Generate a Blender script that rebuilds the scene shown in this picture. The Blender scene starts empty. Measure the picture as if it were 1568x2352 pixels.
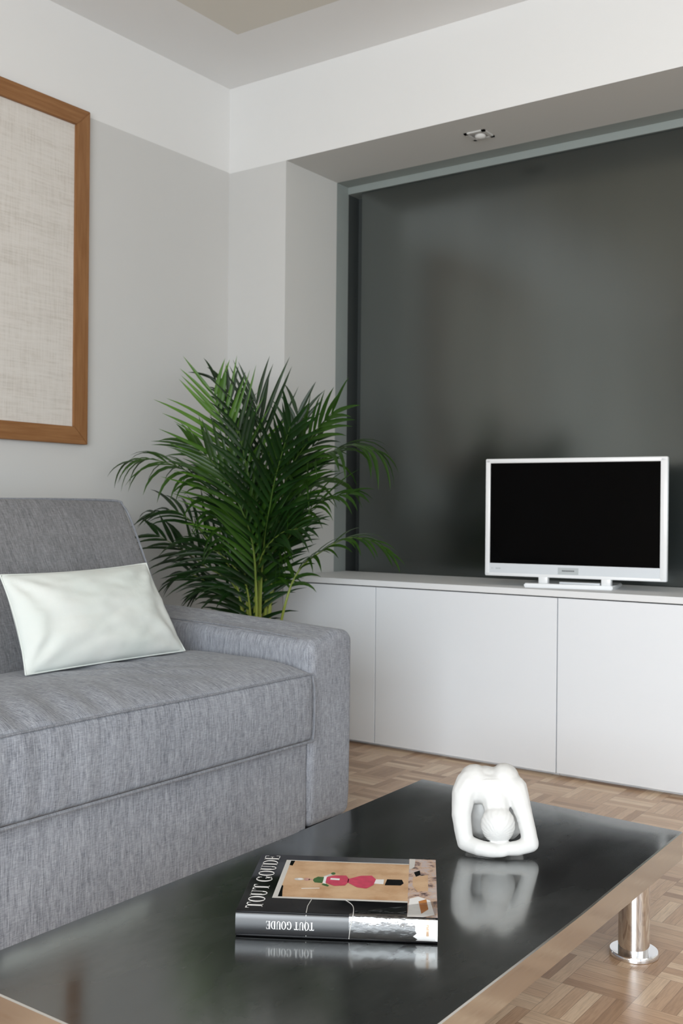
import bpy, bmesh, math, random
from mathutils import Vector, Matrix, Euler, noise
PI = math.pi
R = math.radians
scn = bpy.context.scene
COL = scn.collection

# ------------------------------------------------------------------ camera
cam_d = bpy.data.cameras.new('camera')
cam = bpy.data.objects.new('camera', cam_d)
COL.objects.link(cam)
cam_d.sensor_width = 36.0
cam_d.lens = 37.03
cam_d.clip_start = 0.05
right = Vector((0.8133, 0.5817, 0.0090)); up = Vector((-0.0081, -0.0041, 1.0)); fwd = Vector((-0.5817, 0.8134, -0.0014))
right.normalize(); fwd = (fwd - right * fwd.dot(right)).normalized(); up = right.cross(fwd)
cam.matrix_world = Matrix(((right.x, up.x, -fwd.x, 0.0), (right.y, up.y, -fwd.y, 0.0), (right.z, up.z, -fwd.z, 0.9), (0, 0, 0, 1)))
cam_d.dof.use_dof = True
cam_d.dof.focus_distance = 1.95
cam_d.dof.aperture_fstop = 9.0
scn.camera = cam

# ------------------------------------------------------------------ exposure, world, daylight
scn.view_settings.view_transform = 'Standard'
scn.view_settings.look = 'None'
scn.view_settings.exposure = 0.13
scn.view_settings.gamma = 1.0
scn.view_settings.use_curve_mapping = False
world = bpy.data.worlds.new('world'); scn.world = world
world.use_nodes = True
world.node_tree.nodes['Background'].inputs[0].default_value = (0.80, 0.90, 1.0, 1)
world.node_tree.nodes['Background'].inputs[1].default_value = 0.8

def area(name, loc, rot, sx, sy, power, color=(1, 1, 1)):
    d = bpy.data.lights.new(name, 'AREA'); d.shape = 'RECTANGLE'; d.size = sx; d.size_y = sy
    d.energy = power; d.color = color
    o = bpy.data.objects.new(name, d); COL.objects.link(o)
    o.location = loc; o.rotation_euler = rot
    return o
# daylight through the window wall behind the photographer and the balcony door on the right
area('daylight_window', (0.55, -2.12, 1.28), (R(63), 0, 0), 3.2, 1.95, 196, (0.885, 0.95, 1.0))
area('daylight_balcony', (2.34, 0.9, 1.25), (0, R(72), 0), 1.7, 2.2, 22, (0.885, 0.95, 1.0))

# ------------------------------------------------------------------ helpers
WM = {}
def tag(o, label=None, cat=None, group=None, kind=None):
    if label: o['label'] = label
    if cat: o['category'] = cat
    if group: o['group'] = group
    if kind: o['kind'] = kind
    return o
def thing(name, loc, label, cat, rz=0.0, group=None):
    o = bpy.data.objects.new(name, None); COL.objects.link(o)
    o.location = loc; o.rotation_euler = (0, 0, rz); o.empty_display_size = 0.05
    WM[o.name] = Matrix.Translation(Vector(loc)) @ Matrix.Rotation(rz, 4, 'Z')
    return tag(o, label, cat, group)
def link(name, bm, mats, parent=None, smooth=True, ang=40, local=False):
    """one mesh object; geometry in world space unless local"""
    bmesh.ops.recalc_face_normals(bm, faces=bm.faces[:])
    me = bpy.data.meshes.new(name)
    if parent is not None and not local:
        bm.transform(WM[parent.name].inverted())
    if smooth:
        for f in bm.faces: f.smooth = True
        lim = R(ang)
        for e in bm.edges:
            if len(e.link_faces) == 2 and e.calc_face_angle(0) > lim: e.smooth = False
    bm.to_mesh(me); bm.free()
    o = bpy.data.objects.new(name, me); COL.objects.link(o)
    for m in (mats if isinstance(mats, (list, tuple)) else [mats]): me.materials.append(m)
    if parent is not None:
        o.parent = parent; WM[o.name] = WM[parent.name]
    else:
        WM[o.name] = Matrix.Identity(4)
    return o
def box(bm, a, b, mi=0, M=None, bev=0.0, seg=2):
    t = bmesh.new()
    c = [(a[i] + b[i]) / 2 for i in range(3)]; s = [abs(b[i] - a[i]) for i in range(3)]
    bmesh.ops.create_cube(t, size=1.0, matrix=Matrix.Translation(c) @ Matrix.Diagonal((s[0], s[1], s[2], 1)))
    if bev > 0: bmesh.ops.bevel(t, geom=t.edges[:], offset=bev, segments=seg, profile=0.5, affect='EDGES')
    join(bm, t, mi, M)
def join(bm, t, mi=0, M=None):
    if M is not None: t.transform(M)
    m = {}
    for v in t.verts: m[v] = bm.verts.new(v.co)
    for f in t.faces:
        try:
            g = bm.faces.new([m[v] for v in f.verts]); g.material_index = mi + f.material_index
        except ValueError: pass
    t.free()
def quad(bm, pts, mi=0):
    f = bm.faces.new([bm.verts.new(p) for p in pts]); f.material_index = mi; return f
def cyl(bm, p0, p1, r0, r1=None, n=24, cap=True, mi=0):
    p0 = Vector(p0); p1 = Vector(p1); r1 = r0 if r1 is None else r1
    tube(bm, [p0, p1], [r0, r1], n, cap, mi)
def tube(bm, pts, rad, n=8, cap=True, mi=0):
    pts = [Vector(p) for p in pts]
    if not isinstance(rad, (list, tuple)): rad = [rad] * len(pts)
    T = [(pts[min(i + 1, len(pts) - 1)] - pts[max(i - 1, 0)]).normalized() for i in range(len(pts))]
    N = T[0].orthogonal().normalized(); rings = []
    for p, t, r in zip(pts, T, rad):
        N = (N - t * N.dot(t)).normalized(); B = t.cross(N)
        rings.append([bm.verts.new(p + (N * math.cos(2 * PI * k / n) + B * math.sin(2 * PI * k / n)) * r) for k in range(n)])
    for a, b in zip(rings, rings[1:]):
        for k in range(n):
            f = bm.faces.new((a[k], a[(k + 1) % n], b[(k + 1) % n], b[k])); f.material_index = mi
    if cap:
        for rg in (rings[0], rings[-1]):
            f = bm.faces.new(rg); f.material_index = mi
def lathe(bm, prof, c, n=48, mi=0):
    rings = []
    for r, z in prof:
        rings.append([bm.verts.new((c[0] + r * math.cos(2 * PI * k / n), c[1] + r * math.sin(2 * PI * k / n), c[2] + z)) for k in range(n)])
    for a, b in zip(rings, rings[1:]):
        for k in range(n):
            f = bm.faces.new((a[k], a[(k + 1) % n], b[(k + 1) % n], b[k])); f.material_index = mi
    bm.faces.new(rings[0]); bm.faces.new(rings[-1])
def axis_samples(h, r, k, e=4):
    s = [-h + r * (i / e) for i in range(e)]
    m = [(-h + r) + (2 * (h - r)) * i / k for i in range(k + 1)]
    return s + m + [-x for x in reversed(s)]
def soft_box(size, r, k=(6, 6, 6), fn=None):
    """rounded box centred on the origin; fn(p, u, v, w) moves each vertex (u, v, w in -1..1)"""
    bm = bmesh.new(); h = [s / 2 for s in size]
    A = [axis_samples(h[i], r, k[i]) for i in range(3)]
    V = {}
    def vert(p):
        key = tuple(round(c, 5) for c in p)
        if key not in V:
            q = Vector([max(-(h[i] - r), min(h[i] - r, p[i])) for i in range(3)])
            d = Vector(p) - q
            co = q + d.normalized() * r if d.length > 1e-9 else q
            if fn: co = fn(co, p[0] / h[0], p[1] / h[1], p[2] / h[2])
            V[key] = bm.verts.new(co)
        return V[key]
    for ax in range(3):
        i, j = [x for x in range(3) if x != ax]
        for s in (-1, 1):
            for a in range(len(A[i]) - 1):
                for b in range(len(A[j]) - 1):
                    ps = []
                    for da, db in ((0, 0), (1, 0), (1, 1), (0, 1)):
                        p = [0, 0, 0]; p[ax] = s * h[ax]; p[i] = A[i][a + da]; p[j] = A[j][b + db]; ps.append(vert(p))
                    bm.faces.new(ps)
    return bm
def catmull(P, n):
    P = [Vector(p) for p in P]; Q = [P[0] * 2 - P[1]] + P + [P[-1] * 2 - P[-2]]; out = []
    L = len(P) - 1
    for i in range(n + 1):
        t = i / n * L; k = min(int(t), L - 1); f = t - k
        a, b, c, d = Q[k], Q[k + 1], Q[k + 2], Q[k + 3]
        out.append(0.5 * (2 * b + (c - a) * f + (2 * a - 5 * b + 4 * c - d) * f * f + (3 * b - a - 3 * c + d) * f ** 3))
    return out

# ------------------------------------------------------------------ materials
class NT:
    def __init__(s, name):
        s.m = bpy.data.materials.new(name); s.m.use_nodes = True; s.t = s.m.node_tree
        s.b = s.t.nodes['Principled BSDF']; s.out = s.t.nodes['Material Output']
    def n(s, typ, **kw):
        nd = s.t.nodes.new(typ)
        for k, v in kw.items(): setattr(nd, k, v)
        return nd
    def l(s, a, b): s.t.links.new(a, b)
    def val(s, sock, v):
        if hasattr(v, 'links') or isinstance(v, bpy.types.NodeSocket): s.l(v, sock)
        else: sock.default_value = v
    def math(s, op, a, b=0.0, c=0.0):
        nd = s.n('ShaderNodeMath', operation=op)
        for i, v in enumerate((a, b, c)): s.val(nd.inputs[i], v)
        return nd.outputs[0]
    def coord(s, kind='Object'):
        return s.n('ShaderNodeTexCoord').outputs[kind]
    def mapping(s, v, scale=(1, 1, 1), rot=(0, 0, 0)):
        nd = s.n('ShaderNodeMapping'); s.l(v, nd.inputs[0]); nd.inputs['Scale'].default_value = scale; nd.inputs['Rotation'].default_value = rot
        return nd.outputs[0]
    def noise(s, v, scale, detail=3, rough=0.5):
        nd = s.n('ShaderNodeTexNoise'); s.l(v, nd.inputs['Vector']); nd.inputs['Scale'].default_value = scale
        nd.inputs['Detail'].default_value = detail; nd.inputs['Roughness'].default_value = rough
        return nd.outputs['Fac']
    def ramp(s, f, stops):
        nd = s.n('ShaderNodeValToRGB'); s.l(f, nd.inputs[0]); e = nd.color_ramp.elements
        while len(e) < len(stops): e.new(0.5)
        for el, (p, c) in zip(e, stops):
            el.position = p; el.color = (c[0], c[1], c[2], 1) if not isinstance(c, float) else (c, c, c, 1)
        return nd.outputs[0]
    def mix(s, f, a, b):
        nd = s.n('ShaderNodeMix', data_type='RGBA'); s.val(nd.inputs[0], f)
        for i, v in ((6, a), (7, b)):
            if isinstance(v, tuple): nd.inputs[i].default_value = (v[0], v[1], v[2], 1)
            else: s.l(v, nd.inputs[i])
        return nd.outputs[2]
    def bump(s, hgt, strength=0.2, dist=0.002):
        nd = s.n('ShaderNodeBump'); s.l(hgt, nd.inputs['Height']); nd.inputs['Strength'].default_value = strength; nd.inputs['Distance'].default_value = dist
        s.l(nd.outputs[0], s.b.inputs['Normal'])
    def set(s, **kw):
        for k, v in kw.items():
            k = {'col': 'Base Color', 'rough': 'Roughness', 'metal': 'Metallic', 'spec': 'Specular IOR Level', 'coat': 'Coat Weight', 'coatr': 'Coat Roughness', 'sheen': 'Sheen Weight'}.get(k, k)
            if isinstance(v, tuple) and len(v) == 3: v = (v[0], v[1], v[2], 1)
            s.val(s.b.inputs[k], v)
        return s
def plain(name, col, rough=0.5, metal=0.0, spec=0.5, var=0.03, nscale=6, bump=0.0, bscale=200, coat=0.0):
    t = NT(name); v = t.coord()
    f = t.noise(v, nscale, 4)
    lo = tuple(max(0, c * (1 - var)) for c in col); hi = tuple(c * (1 + var) for c in col)
    t.set(col=t.ramp(f, [(0.3, lo), (0.7, hi)]), rough=rough, metal=metal, spec=spec, coat=coat)
    if bump: t.bump(t.noise(v, bscale, 3), bump, 0.001)
    return t.m

M = {}
M['white_paint'] = plain('white_wall_paint', (0.80, 0.80, 0.79), 0.85, spec=0.2, var=0.01, nscale=2, bump=0.08, bscale=350)
M['grey_paint'] = plain('warm_grey_wall_paint', (0.635, 0.632, 0.618), 0.85, spec=0.2, var=0.012, nscale=2, bump=0.08, bscale=350)
M['niche_paint'] = plain('niche_warm_grey_paint', (0.665, 0.665, 0.645), 0.8, spec=0.2, var=0.012, nscale=2, bump=0.06, bscale=350)
M['beige_paint'] = plain('beige_ceiling_paint', (0.70, 0.67, 0.605), 0.9, spec=0.15, var=0.01, nscale=2)
M['ceiling_paint'] = plain('white_ceiling_paint', (0.84, 0.84, 0.835), 0.9, spec=0.15, var=0.01, nscale=2)
M['niche_dark'] = plain('grey_green_lacquer', (0.30, 0.335, 0.322), 0.45, spec=0.3, var=0.02)
M['gap_dark'] = plain('shadow_gap_black_paint', (0.05, 0.058, 0.057), 0.6, var=0.02)
t = NT('dark_glossy_panel'); v = t.coord()
t.set(col=t.ramp(t.noise(t.mapping(v, (1.6, 1, 0.25)), 2.0, 2), [(0.3, (0.155, 0.172, 0.170)), (0.7, (0.178, 0.196, 0.193))]), rough=0.2, metal=1.0)
M['niche_panel'] = t.m
M['cabinet_white'] = plain('white_satin_lacquer', (0.845, 0.865, 0.895), 0.32, spec=0.45, var=0.006, nscale=1.5)
M['worktop_white'] = plain('white_gloss_worktop', (0.82, 0.83, 0.84), 0.45, spec=0.06, var=0.006)
M['cabinet_shade'] = plain('cabinet_carcass_grey', (0.35, 0.36, 0.37), 0.7, var=0.02)
M['black_plastic'] = plain('black_plastic', (0.012, 0.012, 0.013), 0.5, var=0.05)

# parquet: square basket weave of six slats per field
t = NT('oak_mosaic_parquet'); v = t.coord()
sep = t.n('ShaderNodeSeparateXYZ'); t.l(v, sep.inputs[0])
S = 0.137
px = t.math('DIVIDE', t.math('ADD', sep.outputs[0], 50 * S), S); py = t.math('DIVIDE', t.math('ADD', sep.outputs[1], 50 * S + 0.03), S)
cx = t.math('FLOOR', px); cy = t.math('FLOOR', py)
fx = t.math('SUBTRACT', px, cx); fy = t.math('SUBTRACT', py, cy)
par = t.math('MODULO', t.math('ADD', cx, cy), 2.0)
inv = t.math('SUBTRACT', 1.0, par)
across = t.math('ADD', t.math('MULTIPLY', fx, par), t.math('MULTIPLY', fy, inv))
along = t.math('ADD', t.math('MULTIPLY', fy, par), t.math('MULTIPLY', fx, inv))
sl = t.math('MULTIPLY', across, 5.0); si = t.math('FLOOR', sl); sf = t.math('SUBTRACT', sl, si)
cmb = t.n('ShaderNodeCombineXYZ'); t.l(cx, cmb.inputs[0]); t.l(cy, cmb.inputs[1]); t.l(si, cmb.inputs[2])
wn = t.n('ShaderNodeTexWhiteNoise'); t.l(cmb.outputs[0], wn.inputs['Vector'])
slat = t.ramp(wn.outputs['Value'], [(0.0, (0.36, 0.22, 0.13)), (0.3, (0.51, 0.335, 0.215)), (0.65, (0.60, 0.42, 0.28)), (1.0, (0.71, 0.54, 0.38))])
cm2 = t.n('ShaderNodeCombineXYZ')
t.l(t.math('MULTIPLY', across, 38.0), cm2.inputs[0]); t.l(t.math('MULTIPLY', along, 2.5), cm2.inputs[1]); t.l(t.math('MULTIPLY', wn.outputs['Value'], 40.0), cm2.inputs[2])
gr = t.noise(cm2.outputs[0], 1.0, 4, 0.6)
grain = t.ramp(gr, [(0.25, (0.74, 0.70, 0.66)), (0.6, (1.04, 1.03, 1.02))])
mul = t.n('ShaderNodeMix', data_type='RGBA', blend_type='MULTIPLY'); mul.inputs[0].default_value = 1.0; t.l(slat, mul.inputs[6]); t.l(grain, mul.inputs[7])
edge = t.math('MINIMUM', t.math('MINIMUM', sf, t.math('SUBTRACT', 1.0, sf)), t.math('MULTIPLY', t.math('MINIMUM', along, t.math('SUBTRACT', 1.0, along)), 5.0))
gapf = t.math('LESS_THAN', edge, 0.018)
t.set(col=t.mix(t.math('MULTIPLY', gapf, 0.55), mul.outputs[2], (0.10, 0.055, 0.03)), rough=t.ramp(gr, [(0.2, 0.26), (0.8, 0.36)]), spec=0.45)
t.bump(t.math('SUBTRACT', gr, gapf), 0.08, 0.0006)
M['parquet'] = t.m

# sofa fabric: blue-grey slub weave, streaks run down the fronts and front to back on the tops
def fabric(name, dark, light):
    t = NT(name); v = t.coord(); g = t.n('ShaderNodeNewGeometry')
    sN = t.n('ShaderNodeSeparateXYZ'); t.l(g.outputs['Normal'], sN.inputs[0])
    sideF = t.math('GREATER_THAN', t.math('ABSOLUTE', sN.outputs[1]), 0.7)
    def streak(sc, det):
        a = t.noise(t.mapping(v, (0.09, 1.0, 0.09)), sc, det, 0.65)
        b = t.noise(t.mapping(v, (1.0, 0.09, 0.09)), sc, det, 0.65)
        return t.math('ADD', t.math('MULTIPLY', a, t.math('SUBTRACT', 1.0, sideF)), t.math('MULTIPLY', b, sideF))
    fine = streak(420.0, 3); broad = streak(95.0, 2)
    cross = t.noise(t.mapping(v, (1.0, 0.12, 1.0)), 520.0, 2, 0.6)
    big = t.noise(v, 3.5, 3)
    h = t.math('ADD', t.math('ADD', t.math('MULTIPLY', fine, 0.56), t.math('MULTIPLY', broad, 0.16)), t.math('MULTIPLY', cross, 0.28))
    h2 = t.math('ADD', h, t.math('MULTIPLY', t.math('SUBTRACT', big, 0.5), 0.10))
    t.set(col=t.ramp(h2, [(0.36, dark), (0.64, light)]), rough=0.95, spec=0.15, sheen=0.12)
    t.bump(h, 0.35, 0.0015)
    return t.m
M['fabric'] = fabric('blue_grey_slub_fabric', (0.142, 0.151, 0.176), (0.405, 0.422, 0.462))
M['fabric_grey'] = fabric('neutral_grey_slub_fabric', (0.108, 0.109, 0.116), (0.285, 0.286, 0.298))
M['piping'] = fabric('grey_piping_fabric', (0.14, 0.15, 0.17), (0.30, 0.31, 0.34))
t = NT('pale_green_white_cotton'); v = t.coord()
w = t.noise(t.mapping(v, (1, 1, 1)), 900, 2); big = t.noise(v, 7, 3)
t.set(col=t.ramp(big, [(0.3, (0.66, 0.71, 0.675)), (0.7, (0.72, 0.745, 0.715))]), rough=0.9, spec=0.15, sheen=0.1)
t.bump(t.math('ADD', t.math('MULTIPLY', w, 0.15), t.noise(t.mapping(v, (1, 1.3, 1)), 16, 4, 0.6)), 0.22, 0.006)
M['pillow'] = t.m

def wood(name, axis, a, b):
    t = NT(name); v = t.coord(); sc = [14, 14, 14]; sc[axis] = 0.8
    f = t.noise(t.mapping(v, tuple(sc)), 6.0, 5, 0.65)
    t.set(col=t.ramp(f, [(0.3, a), (0.7, b)]), rough=0.5, spec=0.3); t.bump(f, 0.1, 0.001)
    return t.m
M['oak_y'] = wood('oak_frame_horizontal_grain', 1, (0.225, 0.098, 0.034), (0.335, 0.165, 0.068))
M['oak_z'] = wood('oak_frame_vertical_grain', 2, (0.225, 0.098, 0.034), (0.335, 0.165, 0.068))
t = NT('natural_linen_canvas'); v = t.coord()
a = t.noise(t.mapping(v, (1, 0.06, 1)), 160, 3, 0.7); b = t.noise(t.mapping(v, (1, 1, 0.06)), 160, 3, 0.7); c = t.noise(t.mapping(v, (1, 0.25, 1)), 14, 3)
f = t.math('ADD', t.math('ADD', t.math('MULTIPLY', a, 0.4), t.math('MULTIPLY', b, 0.35)), t.math('MULTIPLY', c, 0.25))
t.set(col=t.ramp(f, [(0.32, (0.54, 0.50, 0.45)), (0.50, (0.68, 0.645, 0.60)), (0.68, (0.74, 0.71, 0.67))]), rough=0.95, spec=0.1); t.bump(f, 0.3, 0.001)
M['linen'] = t.m

# coffee table metal
t = NT('blackened_steel_top'); v = t.coord()
sm = t.noise(t.mapping(v, (2.2, 1.0, 1)), 3.2, 5, 0.6); ss = t.noise(t.mapping(v, (40, 3, 1)), 6, 3, 0.6)
t.set(col=t.ramp(sm, [(0.3, (0.25, 0.26, 0.26)), (0.7, (0.30, 0.305, 0.30))]), metal=1.0,
      rough=t.math('ADD', t.ramp(sm, [(0.25, 0.06), (0.75, 0.125)]), t.math('MULTIPLY', ss, 0.03)))
mb = t.n('ShaderNodeBsdfPrincipled'); mb.inputs['Metallic'].default_value = 1.0; mb.inputs['Roughness'].default_value = 0.36
mb.inputs['Base Color'].default_value = (0.26, 0.265, 0.265, 1)
mm = t.n('ShaderNodeMixShader'); t.l(t.ramp(sm, [(0.3, (0.16, 0.16, 0.16)), (0.7, (0.36, 0.36, 0.36))]), mm.inputs[0])
t.l(t.b.outputs[0], mm.inputs[1]); t.l(mb.outputs[0], mm.inputs[2]); t.l(mm.outputs[0], t.out.inputs['Surface'])
M['table_top'] = t.m
t = NT('polished_steel_edge'); v = t.coord()
t.set(col=(0.66, 0.65, 0.63), metal=1.0, rough=t.ramp(t.noise(t.mapping(v, (3, 3, 40)), 5, 3), [(0.3, 0.13), (0.7, 0.22)]))
M['steel_edge'] = t.m
M['chrome'] = plain('chrome', (0.80, 0.80, 0.81), 0.06, metal=1.0, var=0.01)
M['plaster'] = plain('white_plaster', (0.66, 0.655, 0.64), 0.6, spec=0.3, var=0.02, nscale=30, bump=0.15, bscale=120)

M['tv_white'] = plain('white_gloss_plastic', (0.84, 0.85, 0.86), 0.22, spec=0.5, var=0.005)
M['tv_grey'] = plain('pale_grey_plastic', (0.66, 0.69, 0.72), 0.35, spec=0.5, var=0.01)
M['tv_badge'] = plain('grey_badge', (0.46, 0.49, 0.50), 0.4, var=0.01)
M['tv_mark'] = plain('dark_grey_print', (0.16, 0.17, 0.18), 0.5, var=0.02)
M['tv_screen'] = plain('black_screen_glass', (0.0012, 0.0012, 0.0014), 0.06, spec=0.06, var=0.0)
M['lamp_metal'] = plain('pale_grey_lamp_ring', (0.62, 0.62, 0.60), 0.4, spec=0.5, var=0.01)
M['lamp_glass'] = plain('frosted_lamp_glass', (0.80, 0.80, 0.78), 0.3, var=0.01)
M['lamp_dark'] = plain('lamp_recess_dark', (0.42, 0.42, 0.41), 0.6, var=0.02)

M['book_black'] = plain('black_gloss_book_cover', (0.005, 0.005, 0.006), 0.12, spec=0.15, var=0.05)
M['book_spine'] = plain('black_spine_cloth_gloss', (0.012, 0.013, 0.016), 0.34, spec=0.9, var=0.05)
M['book_paper'] = plain('book_page_paper', (0.72, 0.70, 0.65), 0.8, var=0.05, nscale=300)
t = NT('tan_printed_paper'); v = t.coord(); f = t.noise(v, 22, 5, 0.6)
t.set(col=t.ramp(f, [(0.3, (0.46, 0.26, 0.13)), (0.5, (0.60, 0.39, 0.23)), (0.7, (0.68, 0.47, 0.29))]), rough=0.35)
M['print_tan'] = t.m
t = NT('collage_printed_paper'); v = t.coord(); f = t.noise(v, 46, 6, 0.65)
t.set(col=t.ramp(f, [(0.36, (0.02, 0.015, 0.015)), (0.43, (0.30, 0.20, 0.18)), (0.50, (0.60, 0.42, 0.30)), (0.58, (0.50, 0.42, 0.42)), (0.70, (0.66, 0.55, 0.44))]), rough=0.3)
M['print_collage'] = t.m
M['print_frame'] = plain('pale_grey_print', (0.62, 0.60, 0.57), 0.35, var=0.02)
M['print_white'] = plain('white_print', (0.84, 0.83, 0.82), 0.35, var=0.02)
M['print_red'] = plain('rose_red_print', (0.56, 0.055, 0.11), 0.35, var=0.15, nscale=90)
M['print_green'] = plain('dark_green_print', (0.05, 0.13, 0.035), 0.35, var=0.3, nscale=150)
M['print_pink'] = plain('dusty_pink_print', (0.55, 0.30, 0.26), 0.35, var=0.1, nscale=90)
M['print_orange'] = plain('orange_brown_print', (0.50, 0.20, 0.05), 0.35, var=0.1, nscale=90)
t = NT('clear_shrink_wrap'); v = t.coord()
mixs = t.n('ShaderNodeMixShader'); tr = t.n('ShaderNodeBsdfTransparent'); gl = t.n('ShaderNodeBsdfGlossy'); gl.inputs['Roughness'].default_value = 0.12
bp = t.n('ShaderNodeBump'); bp.inputs['Strength'].default_value = 0.5; bp.inputs['Distance'].default_value = 0.004
t.l(t.noise(t.mapping(v, (1, 2, 2)), 38, 3, 0.5), bp.inputs['Height']); t.l(bp.outputs[0], gl.inputs['Normal'])
lw = t.n('ShaderNodeLayerWeight'); lw.inputs['Blend'].default_value = 0.35; t.l(bp.outputs[0], lw.inputs['Normal'])
t.l(t.math('ADD', t.math('MULTIPLY', lw.outputs['Fresnel'], 0.5), 0.10), mixs.inputs[0])
t.l(tr.outputs[0], mixs.inputs[1]); t.l(gl.outputs[0], mixs.inputs[2]); t.l(mixs.outputs[0], t.out.inputs['Surface'])
M['wrap'] = t.m

def leafmat(name, a, b, trans):
    t = NT(name); v = t.coord(); f = t.noise(v, 9, 3)
    col = t.ramp(f, [(0.32, a), (0.68, b)])
    t.set(col=col, rough=0.38, spec=0.4)
    tl = t.n('ShaderNodeBsdfTranslucent'); t.l(t.mix(0.5, col, (b[0] * 1.6, b[1] * 1.6, b[2] * 0.6)), tl.inputs[0])
    mx = t.n('ShaderNodeMixShader'); mx.inputs[0].default_value = trans
    t.l(t.b.outputs[0], mx.inputs[1]); t.l(tl.outputs[0], mx.inputs[2]); t.l(mx.outputs[0], t.out.inputs['Surface'])
    return t.m
M['leaf'] = leafmat('palm_leaf_green', (0.003, 0.014, 0.002), (0.010, 0.042, 0.005), 0.10)
M['leaf_mid'] = leafmat('mid_palm_leaf_green', (0.012, 0.042, 0.004), (0.034, 0.095, 0.008), 0.22)  # brighter copy of the leaf green for fronds that catch more light
M['leaf_light'] = leafmat('lit_palm_leaf_green', (0.050, 0.140, 0.012), (0.105, 0.24, 0.022), 0.35)  # palest copy: daylight coming through the frond is put into its green
t = NT('palm_cane_yellow_to_green'); v = t.coord(); sp = t.n('ShaderNodeSeparateXYZ'); t.l(v, sp.inputs[0])
zf = t.math('ADD', sp.outputs[2], t.math('MULTIPLY', t.noise(v, 14, 3), 0.12))
t.set(col=t.ramp(zf, [(0.55, (0.26, 0.30, 0.045)), (0.72, (0.15, 0.20, 0.03)), (0.95, (0.055, 0.11, 0.015))]), rough=0.45)
M['cane'] = t.m
M['pot'] = plain('white_glazed_pot', (0.62, 0.62, 0.60), 0.35, var=0.02)
M['soil'] = plain('dark_potting_soil', (0.03, 0.022, 0.016), 0.95, var=0.4, nscale=80, bump=0.8, bscale=90)

# ------------------------------------------------------------------ room shell
XL, YB, ZC = -2.995, 3.348, 2.68          # left wall plane, back wall plane, ceiling
XR, YF = 2.40, -2.20
NX0, NX1, NZ, NY = -2.687, 0.06, 2.322, 3.702   # niche opening, soffit height, edge of the dark recess
PY = 3.790                                # face of the dark panel
bm = bmesh.new(); box(bm, (XL - 0.1, YF - 0.1, -0.06), (XR + 0.1, 4.0, 0.0))
tag(link('floor', bm, M['parquet'], smooth=False), 'mosaic parquet floor of brown oak slats in a basket weave', 'floor', kind='structure')
# ceiling: white margin round a beige painted field
bm = bmesh.new()
cx0, cx1, cy0, cy1 = -2.628, 2.03, -1.83, 2.977
xs = [XL - 0.1, cx0, cx1, XR + 0.1]; ys = [YF - 0.1, cy0, cy1, 3.5]
for i in range(3):
    for j in range(3):
        quad(bm, [(xs[i], ys[j], ZC), (xs[i], ys[j + 1], ZC), (xs[i + 1], ys[j + 1], ZC), (xs[i + 1], ys[j], ZC)], 1 if i == j == 1 else 0)
bmesh.ops.remove_doubles(bm, verts=bm.verts[:], dist=1e-5)
r = bmesh.ops.extrude_face_region(bm, geom=bm.faces[:])
bmesh.ops.translate(bm, verts=[e for e in r['geom'] if isinstance(e, bmesh.types.BMVert)], vec=(0, 0, 0.08))
tag(link('ceiling', bm, [M['ceiling_paint'], M['beige_paint']], smooth=False), 'white ceiling with a beige painted field in the middle', 'ceiling', kind='structure')
# left wall: grey below the paint line, white above
bm = bmesh.new()
box(bm, (XL - 0.1, YF, 0), (XL, YB + 0.1, 2.326), 0); box(bm, (XL - 0.1, YF, 2.326), (XL, YB + 0.1, ZC), 1)
tag(link('wall_left', bm, [M['grey_paint'], M['white_paint']], smooth=False), 'warm grey wall with a white painted band under the ceiling', 'wall', kind='structure')
# back wall: grey pier beside the niche, white lintel above it
bm = bmesh.new()
box(bm, (XL, YB, 0), (NX0, NY, NZ), 0)
box(bm, (NX1, YB, 0), (XR, NY, NZ), 0)
box(bm, (XL, YB, NZ), (XR, NY, ZC), 1)
for f in bm.faces:
    n = f.normal if f.normal.length else Vector((0, 0, 0))
    f.normal_update(); c = f.calc_center_median()
    if abs(c.x - NX0) < 1e-4 and abs(f.normal.x) > 0.9: f.material_index = 2
    if abs(c.x - NX1) < 1e-4 and abs(f.normal.x) > 0.9: f.material_index = 2
    if abs(c.z - NZ) < 1e-4 and f.normal.z < -0.9: f.material_index = 2
tag(link('wall_back', bm, [M['grey_paint'], M['white_paint'], M['niche_paint']], smooth=False), 'white lintel and grey pier around the wide niche', 'wall', kind='structure')
# recess at the back of the niche
bm = bmesh.new()
yb = 3.87
box(bm, (NX0 - 0.1, NY, 0), (NX0, PY, NZ + 0.1), 0); box(bm, (NX0 - 0.1, PY, 0), (NX0, yb, NZ + 0.1), 1)
box(bm, (NX1, NY, 0), (NX1 + 0.1, yb, NZ + 0.1), 0)
box(bm, (NX0, NY, NZ), (NX1, PY, NZ + 0.1), 0); box(bm, (NX0, PY, NZ), (NX1, yb, NZ + 0.1), 1)
box(bm, (NX0 - 0.1, yb, 0), (NX1 + 0.1, yb + 0.08, NZ + 0.1), 1)
box(bm, (NX0, PY - 0.004, 2.292), (NX1, yb, NZ), 0)
tag(link('wall_niche', bm, [M['niche_dark'], M['gap_dark']], smooth=False), 'grey green painted recess at the back of the niche', 'wall', kind='structure')
bm = bmesh.new(); box(bm, (-2.617, PY, 0.6345), (NX1 - 0.03, PY + 0.02, 2.288), bev=0.002)
tag(link('wall_panel', bm, M['niche_panel'], smooth=False), 'large dark grey glossy panel closing the back of the niche behind the television', 'wall panel')
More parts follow.
